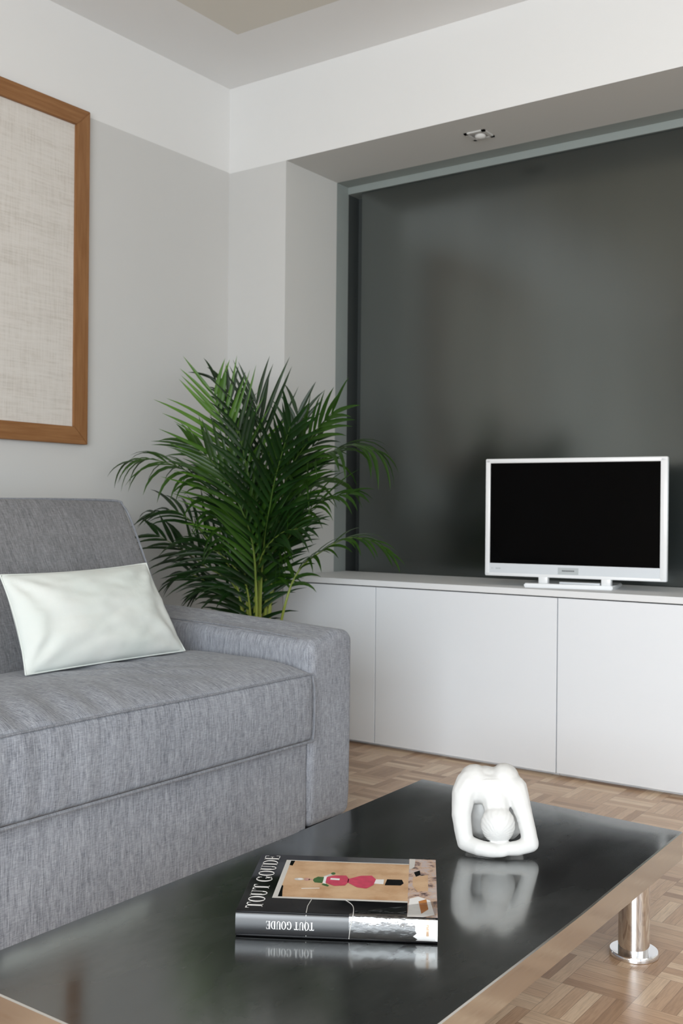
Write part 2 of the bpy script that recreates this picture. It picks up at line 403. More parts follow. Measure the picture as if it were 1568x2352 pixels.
# right wall with balcony door opening, front wall with window opening (behind the photographer)
bm = bmesh.new()
box(bm, (XR, YF, 0), (XR + 0.1, -0.85, ZC)); box(bm, (XR, 1.25, 0), (XR + 0.1, NY, ZC)); box(bm, (XR, -0.85, 2.1), (XR + 0.1, 1.25, ZC))
box(bm, (XR, -0.85, 0), (XR + 0.1, 1.25, 0.3))
tag(link('wall_right', bm, M['white_paint'], smooth=False), 'white wall with the balcony opening', 'wall', kind='structure')
bm = bmesh.new()
box(bm, (XL - 0.1, YF - 0.1, 0), (-1.06, YF, ZC)); box(bm, (2.38, YF - 0.1, 0), (XR + 0.1, YF, ZC))
box(bm, (-1.06, YF - 0.1, 0), (2.38, YF, 0.28)); box(bm, (-1.06, YF - 0.1, 2.3), (2.38, YF, ZC))
tag(link('wall_front', bm, M['white_paint'], smooth=False), 'white wall with the wide window', 'wall', kind='structure')
bm = bmesh.new()
for x in (-1.06, 0.08, 1.22, 2.32): box(bm, (x, YF - 0.08, 0.28), (x + 0.06, YF - 0.02, 2.3))
for z in (0.28, 2.24): box(bm, (-1.06, YF - 0.08, z), (2.38, YF - 0.02, z + 0.06))
tag(link('window_1', bm, M['tv_white'], smooth=False), 'white framed wide window', 'window', kind='structure')
bm = bmesh.new()
for y in (-0.85, 0.17, 1.19): box(bm, (XR + 0.02, y, 0.3), (XR + 0.08, y + 0.06, 2.1))
for z in (0.3, 2.04): box(bm, (XR + 0.02, -0.85, z), (XR + 0.08, 1.25, z + 0.06))
tag(link('window_2', bm, M['tv_white'], smooth=False), 'white framed balcony window', 'window', kind='structure')

# ------------------------------------------------------------------ low white cabinets built into the niche
ZW = 0.6345
edges = [-2.684, -2.231, -1.487, -0.743, 0.056]
labs = ['narrow white cabinet unit beside the palm, leftmost under the worktop',
        'wide white cabinet unit with a plain door, left of the television',
        'wide white cabinet unit with a plain door, beneath the television and partly cut off',
        'white cabinet unit at the far end of the worktop, out of the picture']
for i in range(4):
    x0, x1 = edges[i], edges[i + 1]
    t0 = thing('cabinet', ((x0 + x1) / 2, YB + 0.2, 0), labs[i], 'cabinet', group='white cabinet units')
    bm = bmesh.new(); box(bm, (x0 + 0.0005, YB + 0.022, 0.03), (x1 - 0.0005, PY - 0.02, 0.6085)); link('body', bm, M['cabinet_shade'], t0, smooth=False)
    bm = bmesh.new(); box(bm, (x0 + 0.0018, YB, 0.012), (x1 - 0.0018, YB + 0.0205, 0.6085), bev=0.0012, seg=2); link('door', bm, M['cabinet_white'], t0, smooth=False)
    bm = bmesh.new(); box(bm, (x0 + 0.001, YB + 0.03, 0.0), (x1 - 0.001, YB + 0.045, 0.0305)); link('plinth', bm, M['cabinet_white'], t0, smooth=False)
bm = bmesh.new(); box(bm, (NX0 + 0.002, YB - 0.002, 0.6125), (NX1 - 0.002, PY - 0.002, ZW), bev=0.0015)
tag(link('worktop', bm, M['worktop_white'], smooth=False), 'long white worktop running over the low cabinets and carrying the television', 'worktop')

# recessed spotlight in the soffit of the niche
sx, sy = -1.9, 3.527
t0 = thing('recessed_spotlight', (sx, sy, NZ), 'small square recessed spotlight in the soffit of the niche', 'ceiling light')
bm = bmesh.new()
h0, h1 = 0.043, 0.030
for a in range(4):
    c0 = Matrix.Rotation(a * PI / 2, 4, 'Z'); T = Matrix.Translation((sx, sy, NZ))
    box(bm, (-h0, h1, -0.005), (h0, h0, 0.0) , 0, T @ c0)
link('trim_frame', bm, M['lamp_metal'], t0, smooth=False)
bm = bmesh.new(); box(bm, (sx - h1, sy - h1, NZ - 0.001), (sx + h1, sy + h1, NZ - 0.0002)); link('housing', bm, M['lamp_dark'], t0, smooth=False)
bm = bmesh.new(); lathe(bm, [(0.020, -0.0012), (0.021, -0.008), (0.016, -0.013), (0.0005, -0.015)], (sx + 0.003, sy + 0.004, NZ), 32); link('lamp', bm, M['lamp_glass'], t0)

# ------------------------------------------------------------------ framed linen on the left wall
y0, y1, z0, z1, fw, fd = 1.35, 2.568, 1.130, 2.334, 0.062, 0.026
t0 = thing('picture', (XL, (y0 + y1) / 2, z0), 'large oak framed plain linen panel hanging above the sofa', 'picture')
xf = XL + fd
bm = bmesh.new(); box(bm, (XL + 0.004, y0 + fw - 0.004, z0 + fw - 0.004), (XL + 0.014, y1 - fw + 0.004, z1 - fw + 0.004)); link('canvas', bm, M['linen'], t0, smooth=False)
def mitre(bm, pts, lo, hi):   # a frame member with mitred ends: pts in (y, z)
    a = [bm.verts.new((lo, p[0], p[1])) for p in pts]; b = [bm.verts.new((hi, p[0], p[1])) for p in pts]
    bm.faces.new(a); bm.faces.new(b)
    for i in range(4): bm.faces.new((a[i], a[(i + 1) % 4], b[(i + 1) % 4], b[i]))
    bmesh.ops.bevel(bm, geom=[e for e in bm.edges], offset=0.002, segments=2, affect='EDGES')
O = [(y0, z0), (y1, z0), (y1, z1), (y0, z1)]; I = [(y0 + fw, z0 + fw), (y1 - fw, z0 + fw), (y1 - fw, z1 - fw), (y0 + fw, z1 - fw)]
for i in range(4):
    bm = bmesh.new(); mitre(bm, [O[i], O[(i + 1) % 4], I[(i + 1) % 4], I[i]], XL + 0.001, xf)
    link('frame_rail' if i % 2 == 0 else 'frame_stile', bm, M['oak_y' if i % 2 == 0 else 'oak_z'], t0, smooth=False)

# ------------------------------------------------------------------ television
ta = 0.1345
t0 = thing('television', (-1.4874, 3.47, ZW), 'flat white framed television with a black screen on the worktop', 'television', rz=ta)
Tm = WM[t0.name]
W2, zb, zt = 0.3224, 0.0342, 0.458
def loc(name, bm, m, **k):
    return link(name, bm, m, t0, local=True, **k)
sx0, sx1, sz0, sz1 = -0.3045, 0.2985, zb + 0.0455, zt - 0.0165
bm = bmesh.new()
box(bm, (-W2, 0, zt - 0.0165), (W2, 0.022, zt), bev=0.004); box(bm, (-W2, 0, zb), (W2, 0.022, zb + 0.0125), bev=0.004)
box(bm, (-W2, 0, zb + 0.003), (sx0, 0.022, zt - 0.003), bev=0.003); box(bm, (sx1, 0, zb + 0.003), (W2, 0.022, zt - 0.003), bev=0.003)
loc('bezel', bm, M['tv_white'])
bm = bmesh.new(); box(bm, (-W2 + 0.004, 0.018, zb + 0.004), (W2 - 0.004, 0.034, zt - 0.004), bev=0.005); box(bm, (-0.24, 0.03, zb + 0.03), (0.24, 0.062, zt - 0.10), bev=0.01)
loc('housing', bm, M['tv_white'])
bm = bmesh.new(); box(bm, (sx0 - 0.002, 0.0042, sz0 - 0.002), (sx1 + 0.002, 0.02, sz1 + 0.002)); loc('screen', bm, M['tv_screen'], smooth=False)
bm = bmesh.new(); box(bm, (sx0 - 0.004, 0.0012, zb + 0.011), (sx1 + 0.004, 0.02, sz0 + 0.0005), bev=0.0008); lp = loc('lower_panel', bm, M['tv_grey'], smooth=False)
bm = bmesh.new(); box(bm, (-0.051, 0.0002, zb + 0.0135), (0.022, 0.01, zb + 0.037), bev=0.0005); bd = loc('badge', bm, M['tv_badge'], smooth=False)
bm = bmesh.new()
for k in range(7): box(bm, (-0.0365 + k * 0.0064, -0.0003, zb + 0.0235), (-0.0365 + k * 0.0064 + 0.0056, 0.001, zb + 0.0285))
mk = link('brand_mark', bm, M['tv_mark'], bd, smooth=False, local=True)
bm = bmesh.new()
for xa, xb2 in ((-0.297, -0.294), (-0.291, -0.290), (-0.281, -0.275), (-0.274, -0.269), (-0.268, -0.263)): box(bm, (xa, 0.0008, zb + 0.0255), (xb2, 0.003, zb + 0.0295))
link('printed_marks', bm, M['tv_badge'], lp, smooth=False, local=True)
sA = Matrix.Rotation(R(6), 4, 'Z')
bm = bmesh.new(); tb = bmesh.new()
pts = [(-0.163, -0.030), (0.142, -0.030), (0.150, 0.03), (0.150, 0.17), (-0.150, 0.17), (-0.170, 0.03)]
va = [tb.verts.new((p[0], p[1], 0.0)) for p in pts]; vb = [tb.verts.new((p[0], p[1], 0.0145)) for p in pts]
tb.faces.new(va); tb.faces.new(vb)
for i in range(6): tb.faces.new((va[i], va[(i + 1) % 6], vb[(i + 1) % 6], vb[i]))
bmesh.ops.bevel(tb, geom=tb.edges[:], offset=0.003, segments=2, affect='EDGES'); join(bm, tb, 0, sA)
sb = loc('stand_base', bm, M['tv_white'])
for x in (-0.105, 0.118):
    bm = bmesh.new(); box(bm, (x - 0.017, 0.0, 0.012), (x + 0.017, 0.03, zb + 0.005), bev=0.004); loc('stand_foot', bm, M['tv_white'])
bm = bmesh.new(); box(bm, (-0.045, -0.004, 0.0145), (0.098, 0.012, 0.0215), bev=0.002); loc('stand_rail', bm, M['tv_grey'])

# ------------------------------------------------------------------ sofa
SX, SY0, SY1 = -1.767, 0.30, 2.540
t0 = thing('sofa', (-2.3, 1.4, 0), 'blue grey fabric sofa with square arms along the left wall', 'sofa')
def put(bm, c): bm.transform(Matrix.Translation(c)); return bm
def arm(yc, out):
    def fn(p, u, v, w):
        back = (1 - u) / 2            # 0 at the front, 1 at the rear
        q = p.copy()
        if w > 0: q.z += w * w * (0.030 * min(1, back * 1.6) + 0.012 * (1 - v * v) - (0.006 if v * out < 0 else -0.008) )
        q.z += 0.0015 * noise.noise(Vector((q.x * 7, q.y * 9, 3)))
        # front face eases back a little at the foot
        if u > 0.9 and w < 0: q.x += 0.004 * w
        q.y += out * (-0.012 * max(0, -w - 0.85) * 6) * (1 if v * out > 0 else 0)
        return q
    L = SX + 2.82
    bm = soft_box((L, 0.208, 0.528), 0.027, (22, 5, 12), fn)
    return put(bm, (SX - L / 2, yc, 0.010 + 0.264))
a1 = link('armrest', arm(2.436, 1), M['fabric'], t0, ang=60)
a2 = link('armrest', arm(0.404, -1), M['fabric'], t0, ang=60)
# seam along the inner top edge of each arm
for a, yy in ((a1, 2.337), (a2, 0.503)):
    bm = bmesh.new(); tube(bm, [(-2.33, yy, 0.5635), (-2.15, yy, 0.560), (-1.95, yy, 0.551), (-1.82, yy, 0.540)], 0.0022, 8); link('arm_seam', bm, M['piping'], a)
YI0, YI1 = 0.508, 2.332
def fn(p, u, v, w): return p + Vector((0.003 * noise.noise(Vector((0, p.y * 3, p.z * 6))), 0, 0))
bm = put(soft_box((1.00, YI1 - YI0, 0.254), 0.008, (3, 30, 6), fn), (-2.279, (YI0 + YI1) / 2, 0.006 + 0.127)); link('base_panel', bm, M['fabric'], t0, ang=50)
def seat_fn(p, u, v, w):
    q = p.copy()
    eu = max(0, 1 - u ** 4); ev = max(0, 1 - abs(v) ** 40)
    if w > 0: q.z += w * (0.040 * eu * ev)
    # soft front bulge and pulled folds on the top near the middle of the seat
    if u > 0.9: q.x += 0.010 * (1 - w * w) * ev
    if w > 0.9:
        s = (p.y + 0.55 * (p.x - 0.22) ** 1)        # folds fan towards the front edge
        amp = 0.0085 * math.exp(-((p.y + 0.02) / 0.33) ** 2) * max(0, u + 0.15) * (1 - max(0, u) ** 10)
        q.z += amp * math.sin(s * 62 + 3 * noise.noise(Vector((p.x * 4, p.y * 4, 0))))
        amp2 = 0.0045 * math.exp(-((p.y - 0.52) / 0.2) ** 2) * (1 - u * u)
        q.z += amp2 * math.sin((p.y * 0.8 - p.x) * 45)
        q.z += 0.003 * noise.noise(Vector((p.x * 6, p.y * 5, 1))) * (1 - max(0, u) ** 10)
    if u > 0.9: q.x += 0.0022 * math.sin(p.y * 70 + 2 * noise.noise(Vector((p.y * 3, 0, p.z * 3)))) * math.exp(-((p.y + 0.1) / 0.3) ** 2)
    return q
seat = link('seat_cushion', put(soft_box((0.58, YI1 - YI0 + 0.004, 0.186), 0.014, (26, 110, 8), seat_fn), (-2.05, (YI0 + YI1) / 2, 0.261 + 0.093)), M['fabric'], t0, ang=60)
xf = -1.757
bm = bmesh.new()
ys = [YI0 + 0.004 + (YI1 - YI0 - 0.008) * i / 30 for i in range(31)]
tube(bm, [(xf + 0.002, y, 0.262) for y in ys], 0.0042, 8)
tube(bm, [(xf, YI1 - 0.002, 0.262), (xf + 0.003, YI1, 0.30), (xf + 0.003, YI1 + 0.001, 0.40), (xf - 0.004, YI1, 0.44)], 0.0036, 8)
link('piping', bm, M['piping'], seat)
bm = bmesh.new(); tube(bm, [(xf - 0.0045, y, 0.4455 + 0.001 * math.sin(y * 9)) for y in ys], 0.0026, 8); link('top_seam', bm, M['piping'], seat)
# back cushion: slab leaning towards the wall
def back_fn(p, u, v, w):
    q = p.copy(); q.x += 0.022 * (1 - v ** 6) * (1 - w ** 4) * (1 if u > 0 else 0) * u
    q.z += 0.006 * (1 - abs(v)) + 0.003 * noise.noise(Vector((0, p.y * 5, 0)))
    if w > 0.5 and abs(v) > 0.9: q.y -= 0.02 * (w - 0.5) * v
    q.x += 0.003 * noise.noise(Vector((p.x, p.y * 4, p.z * 4)))
    return q
tilt = math.atan2(0.24, 0.47)
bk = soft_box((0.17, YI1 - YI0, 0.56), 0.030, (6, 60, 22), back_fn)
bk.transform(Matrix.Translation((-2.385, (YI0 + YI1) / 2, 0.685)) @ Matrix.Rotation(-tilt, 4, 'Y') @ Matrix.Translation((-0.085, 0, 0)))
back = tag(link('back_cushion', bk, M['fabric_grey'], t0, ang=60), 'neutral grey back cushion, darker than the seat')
Mb = Matrix.Translation((-2.385, 0, 0.685)) @ Matrix.Rotation(-tilt, 4, 'Y')
bm = bmesh.new()
P = [(-0.006, YI1 - 0.004, -0.20), (-0.006, YI1 - 0.004, 0.0), (-0.006, YI1 - 0.006, 0.20), (-0.009, YI1 - 0.016, 0.255), (-0.010, YI1 - 0.040, 0.274)] + [(-0.010, y, 0.276 + 0.004 * math.sin(y * 3)) for y in (2.1, 1.9, 1.7, 1.5, 1.3, 1.1, 0.9, 0.7, 0.56)]
tube(bm, [Mb @ Vector(p) for p in catmull(P, 70)], 0.0038, 8); link('back_piping', bm, M['piping'], back)
bm = put(soft_box((0.17, YI1 - YI0, 0.60), 0.03, (4, 20, 10)), (-2.775, (YI0 + YI1) / 2, 0.345)); link('back_frame', bm, M['fabric'], t0, ang=60)
for x in (-1.86, -2.72):
    for y in (0.41, 2.40):
        bm = bmesh.new(); box(bm, (x - 0.085, y - 0.10, 0.0), (x + 0.085, y + 0.10, 0.014)); link('foot', bm, M['black_plastic'], t0, smooth=False)
bm = bmesh.new(); box(bm, (-1.815, 0.52, 0.0), (-1.784, 2.32, 0.010)); link('plinth', bm, M['black_plastic'], t0, smooth=False)

# ------------------------------------------------------------------ pillow leaning on the back cushion
C = [Vector((-2.116, 1.641, 0.492)), Vector((-2.128, 2.206, 0.492)), Vector((-2.245, 2.163, 0.741)), Vector((-2.245, 1.660, 0.729))]
nrm = (C[1] - C[0]).cross(C[3] - C[0]).normalized()
if nrm.x < 0: nrm = -nrm
bm = bmesh.new(); N1, N2 = 60, 40
def pil(i, j, s):
    u = i / N1; v = j / N2
    a = 2 * u - 1; b = 2 * v - 1
    ins = 0.030 * (1 - abs(a) ** 2) * (abs(b) ** 3) * (1 if b > 0 else 0.25); ins2 = 0.022 * (1 - b * b) * abs(a) ** 3
    uu = u - ins2 * (1 if a > 0 else -1); vv = v - ins * (1 if b > 0 else -1)
    p = (C[0] * (1 - uu) + C[1] * uu) * (1 - vv) + (C[3] * (1 - uu) + C[2] * uu) * vv
    th = 0.062 * (max(0, 1 - abs(a) ** 2.6) ** 0.62) * (max(0, 1 - abs(b) ** 2.4) ** 0.62)
    cr = 0.0
    for ca, cb in ((-1, -1), (1, -1), (1, 1), (-1, 1)):
        dx, dy = (a - ca), (b - cb) * 0.55; d = math.hypot(dx, dy)
        cr += 0.010 * math.sin(math.atan2(dy, dx) * 9 + ca + 2 * cb) * math.exp(-(d / 0.5) ** 2) * min(1, d * 3)
    cr += 0.006 * noise.noise(Vector((a * 2.2, b * 3.5, s * 4 + 7))) + 0.003 * noise.noise(Vector((a * 5, b * 7, 2)))
    return p + nrm * (s * (th + 0.0012) + cr * min(1, th * 25) * (1 if s > 0 else 0.4))
G = {}
for s in (1, -1):
    for i in range(N1 + 1):
        for j in range(N2 + 1):
            rim = i in (0, N1) or j in (0, N2)
            if rim and s < 0: G[s, i, j] = G[1, i, j]
            else: G[s, i, j] = bm.verts.new(pil(i, j, s))
    for i in range(N1):
        for j in range(N2):
            bm.faces.new([G[s, i, j], G[s, i + 1, j], G[s, i + 1, j + 1], G[s, i, j + 1]])
edge = [G[1, i, 0].co.copy() for i in range(N1 + 1)] + [G[1, N1, j].co.copy() for j in range(1, N2 + 1)] + [G[1, i, N2].co.copy() for i in range(N1 - 1, -1, -1)] + [G[1, 0, j].co.copy() for j in range(N2 - 1, 0, -1)]
pl = thing('throw_pillow', (-2.2, 1.97, 0.475), 'pale mint white rectangular throw pillow leaning on the back of the sofa', 'pillow')
pc = link('cover', bm, M['pillow'], pl, ang=80)
bm = bmesh.new(); tube(bm, edge + [edge[0]], 0.0022, 6); link('seam_edge', bm, M['pillow'], pc)

# ------------------------------------------------------------------ coffee table
ZT = 0.2270
t0 = thing('coffee_table', (-1.017, 1.56, 0), 'low coffee table with a dark reflective steel top and chrome legs', 'coffee table')
TX0, TX1 = -1.349, -0.694
cor = [(TX0, 0.9113), (TX1, 0.9113), (TX1, 2.203), (TX0, 2.240)]
bm = bmesh.new()
nu, nv = 24, 90
IN = 0.0022
def tp(u, v): return (TX0 + IN + (TX1 - TX0 - 2 * IN) * u, (0.9113 + IN) + ((2.240 - IN + (2.203 - 2.240) * u) - 0.9113 - IN) * v)
def warp(u, v):      # the sheet rises a little towards the far end and rolls over along its rim
    d = (1 - v) * 1.33; lip = 0.016 + 0.040 * math.exp(-((u - 0.80) / 0.26) ** 2)
    rise = 0.0190 * max(0.0, 0.54 - d)
    over = max(0.0, lip - d)
    return rise * (1 if d > lip else 1) - 0.0085 * over - 0.12 * over * over + 0.0006 * noise.noise(Vector((u * 2.2, v * 4.0, 0.3)))
g = {}
for i in range(nu + 1):
    for j in range(nv + 1):
        vv = j / nv; vv = vv if vv < 0.8 else 0.8 + 0.2 * (1 - (1 - (vv - 0.8) / 0.2) ** 1.6)
        x, y = tp(i / nu, vv)
        g[i, j] = bm.verts.new((x, y, ZT + 0.0004 + warp(i / nu, vv)))
for i in range(nu):
    for j in range(nv): bm.faces.new((g[i, j], g[i + 1, j], g[i + 1, j + 1], g[i, j + 1]))
# skirt down to the frame
def skirt(keys):
    lo = [bm.verts.new((g[k].co.x, g[k].co.y, g[k].co.z - 0.003)) for k in keys]
    for a in range(len(keys) - 1): bm.faces.new((g[keys[a]], g[keys[a + 1]], lo[a + 1], lo[a]))
skirt([(i, 0) for i in range(nu + 1)]); skirt([(i, nv) for i in range(nu + 1)]); skirt([(0, j) for j in range(nv + 1)]); skirt([(nu, j) for j in range(nv + 1)])
EDGE = {k: tuple(v.co) for k, v in g.items() if k[0] in (0, nu) or k[1] in (0, nv)}
link('table_top', bm, M['table_top'], t0, ang=30)
bm = bmesh.new()
ringk = [(i, 0) for i in range(nu)] + [(nu, j) for j in range(nv)] + [(i, nv) for i in range(nu, 0, -1)] + [(0, j) for j in range(nv, 0, -1)]
cc = Vector((sum(c[0] for c in cor) / 4, sum(c[1] for c in cor) / 4))
r_in, r_out, r_bot = [], [], []
for k in ringk:
    x, y, z = EDGE[k]
    ox = x + (IN if k[0] == nu else -IN if k[0] == 0 else 0); oy = y + (IN if k[1] == nv else -IN if k[1] == 0 else 0)
    r_in.append(bm.verts.new((x, y, z - 0.0003))); r_out.append(bm.verts.new((ox, oy, z - 0.0022))); r_bot.append(bm.verts.new((ox, oy, 0.1790)))
nr = len(ringk)
for a in range(nr):
    b = (a + 1) % nr
    bm.faces.new((r_in[a], r_in[b], r_out[b], r_out[a])); bm.faces.new((r_out[a], r_out[b], r_bot[b], r_bot[a]))
bm.faces.new(r_bot)
link('steel_edge', bm, M['steel_edge'], t0, ang=30)
for x, y in ((-0.758, 2.098), (-1.278, 2.098), (-0.758, 1.02), (-1.278, 1.02)):
    bm = bmesh.new(); cyl(bm, (x, y, 0.010), (x, y, 0.1795), 0.0315, n=48); lg = link('leg', bm, M['chrome'], t0)
    bm = bmesh.new(); lathe(bm, [(0.0300, 0.012), (0.0475, 0.0115), (0.049, 0.0095), (0.049, 0.001), (0.047, 0.0)], (x, y, 0), 64); link('foot_disc', bm, M['chrome'], lg)

# ------------------------------------------------------------------ book lying on the table
o = Vector((-1.0963, 1.2560, ZT + 0.0015)); ang = math.atan2(0.164, 0.2715); BL, BD, BT = 0.317, 0.273, 0.040
bk = thing('book', o, 'thick black art book with a pictorial cover lying on the coffee table', 'book', rz=ang)
def bpart(name, bm, m, par=None, **k): return link(name, bm, m, par or bk, local=True, **k)
bm = bmesh.new()
box(bm, (0, 0.0, 0.0), (BL, BD, 0.0035), bev=0.0008); box(bm, (0, 0.0, BT - 0.0035), (BL, BD, BT), bev=0.0008)
# rounded spine
tb = bmesh.new(); prof = []
for k in range(9):
    a = -PI / 2 + PI * k / 8; prof.append((-0.007 * math.cos(a) + 0.004, BT / 2 + (BT / 2 - 0.0002) * math.sin(a)))
A = [tb.verts.new((0.0, p[0], p[1])) for p in prof]; B = [tb.verts.new((BL, p[0], p[1])) for p in prof]
for k in range(8): tb.faces.new((A[k], A[k + 1], B[k + 1], B[k]))
tb.faces.new(A); tb.faces.new(B)
cover = bpart('cover', bm, M['book_black'], ang=50)
bpart('spine', tb, M['book_spine'], ang=50)
bm = bmesh.new(); box(bm, (0.004, 0.003, 0.0034), (BL - 0.004, BD - 0.004, BT - 0.0034)); bpart('page_block', bm, M['book_paper'], smooth=False)
zt = BT
def up(bm, u0, u1, v0, v1, lay, mi, skew=0):
    z = zt + 0.00012 * lay
    quad(bm, [(BL * (u0 + skew), BD * v0, z), (BL * (u1 + skew), BD * v0, z), (BL * u1, BD * v1, z), (BL * u0, BD * v1, z)], mi)
def blob(bm, u, v, ru, rv, lay, mi, n=18):
    z = zt + 0.00012 * lay
    f = bm.faces.new([bm.verts.new((BL * (u + ru * math.cos(2 * PI * k / n)), BD * (v + rv * math.sin(2 * PI * k / n)), z)) for k in range(n)]); f.material_index = mi
def poly(bm, pts, lay, mi):
    f = bm.faces.new([bm.verts.new((BL * u, BD * v, zt + 0.00012 * lay)) for u, v in pts]); f.material_index = mi
PM = [M[k] for k in ('print_frame', 'print_tan', 'print_white', 'print_red', 'print_green', 'print_pink', 'book_black', 'print_collage', 'print_orange')]
bm = bmesh.new()
up(bm, 0.155, 0.850, 0.215, 0.900, 1, 0)
up(bm, 0.182, 0.850, 0.240, 0.885, 2, 1)
poly(bm, [(0.182, 0.24), (0.205, 0.24), (0.196, 0.33), (0.19, 0.42), (0.182, 0.43)], 3, 6); poly(bm, [(0.182, 0.80), (0.20, 0.79), (0.205, 0.885), (0.182, 0.885)], 3, 6)
vc = 0.545
blob(bm, 0.262, vc, 0.026, 0.022, 3, 0); blob(bm, 0.268, vc + 0.004, 0.014, 0.016, 4, 2); blob(bm, 0.305, vc, 0.016, 0.026, 3, 5); blob(bm, 0.326, vc, 0.014, 0.012, 3, 5)
poly(bm, [(0.338, vc - 0.015), (0.35, vc - 0.05), (0.39, vc - 0.055), (0.396, vc + 0.05), (0.36, vc + 0.055), (0.34, vc + 0.02)], 4, 4)
poly(bm, [(0.39, vc - 0.085), (0.425, vc - 0.115), (0.432, vc - 0.095), (0.40, vc - 0.05)], 4, 4); poly(bm, [(0.385, vc + 0.06), (0.432, vc + 0.125), (0.445, vc + 0.105), (0.40, vc + 0.045)], 4, 0); blob(bm, 0.438, vc + 0.12, 0.012, 0.022, 5, 4)
poly(bm, [(0.393, vc - 0.06), (0.412, vc - 0.07), (0.412, vc + 0.07), (0.393, vc + 0.06)], 5, 2)
poly(bm, [(0.408, vc - 0.05), (0.46, vc - 0.10), (0.515, vc - 0.085), (0.53, vc - 0.02), (0.53, vc + 0.03), (0.51, vc + 0.09), (0.45, vc + 0.085), (0.408, vc + 0.05)], 6, 3)
poly(bm, [(0.525, vc - 0.03), (0.58, vc - 0.11), (0.63, vc - 0.125), (0.665, vc - 0.06), (0.675, vc + 0.04), (0.65, vc + 0.105), (0.59, vc + 0.095), (0.525, vc + 0.03)], 6, 3)
poly(bm, [(0.43, vc + 0.005), (0.48, vc + 0.0), (0.48, vc + 0.03), (0.43, vc + 0.035)], 7, 2)
poly(bm, [(0.668, vc - 0.035), (0.718, vc - 0.04), (0.718, vc + 0.045), (0.668, vc + 0.04)], 5, 2)
poly(bm, [(0.725, vc - 0.055), (0.81, vc - 0.05), (0.825, vc - 0.01), (0.815, vc + 0.05), (0.735, vc + 0.05)], 5, 6)
poly(bm, [(0.29, vc - 0.165), (0.385, vc - 0.15), (0.385, vc - 0.14), (0.29, vc - 0.155)], 3, 2)
bpart('cover_picture', bm, PM, cover, smooth=False)
bm = bmesh.new()
up(bm, 0.850, 1.0, 0.0, 1.0, 2, 7)
poly(bm, [(0.852, 1.0), (0.885, 1.0), (0.880, 0.84), (0.86, 0.80), (0.852, 0.80)], 3, 0)
poly(bm, [(0.878, 0.74), (0.91, 0.78), (0.915, 0.70), (0.89, 0.66)], 4, 6)
poly(bm, [(0.875, 0.66), (0.955, 0.70), (0.955, 0.42), (0.90, 0.40), (0.872, 0.50)], 3, 1)
poly(bm, [(0.86, 0.28), (0.905, 0.32), (0.965, 0.26), (0.985, 0.04), (0.93, 0.0), (0.85, 0.0)], 4, 2)
poly(bm, [(0.905, 0.24), (0.945, 0.28), (0.955, 0.12), (0.92, 0.05)], 5, 8)
bpart('cover_collage', bm, PM, cover, smooth=False)
# torn pale print wrapping over the end of the spine
bm = bmesh.new()
def spine_y(z): 
    c = max(-1, min(1, (z - BT / 2) / (BT / 2 - 0.0002))); return 0.004 - 0.007 * math.sqrt(max(0, 1 - c * c))
def spine_patch(bm, u0, u1, z0, z1, off, mi, nz=8, tear=0.0):
    rows = []
    for k in range(nz + 1):
        z = z0 + (z1 - z0) * k / nz; uu = u0 + tear * math.sin(k * 2.1) * 0.5 + tear * (k % 2)
        rows.append((bm.verts.new((BL * uu, spine_y(z) - off, z)), bm.verts.new((BL * u1, spine_y(z) - off, z))))
    for a, b in zip(rows, rows[1:]):
        f = bm.faces.new((a[0], a[1], b[1], b[0])); f.material_index = mi
spine_patch(bm, 0.885, 1.0, 0.0012, BT - 0.0005, 0.0002, 0, tear=0.012)
spine_patch(bm, 0.945, 0.957, 0.012, BT - 0.001, 0.0004, 1)
bpart('spine_print', bm, [M['print_white'], M['print_tan']], cover, smooth=False)

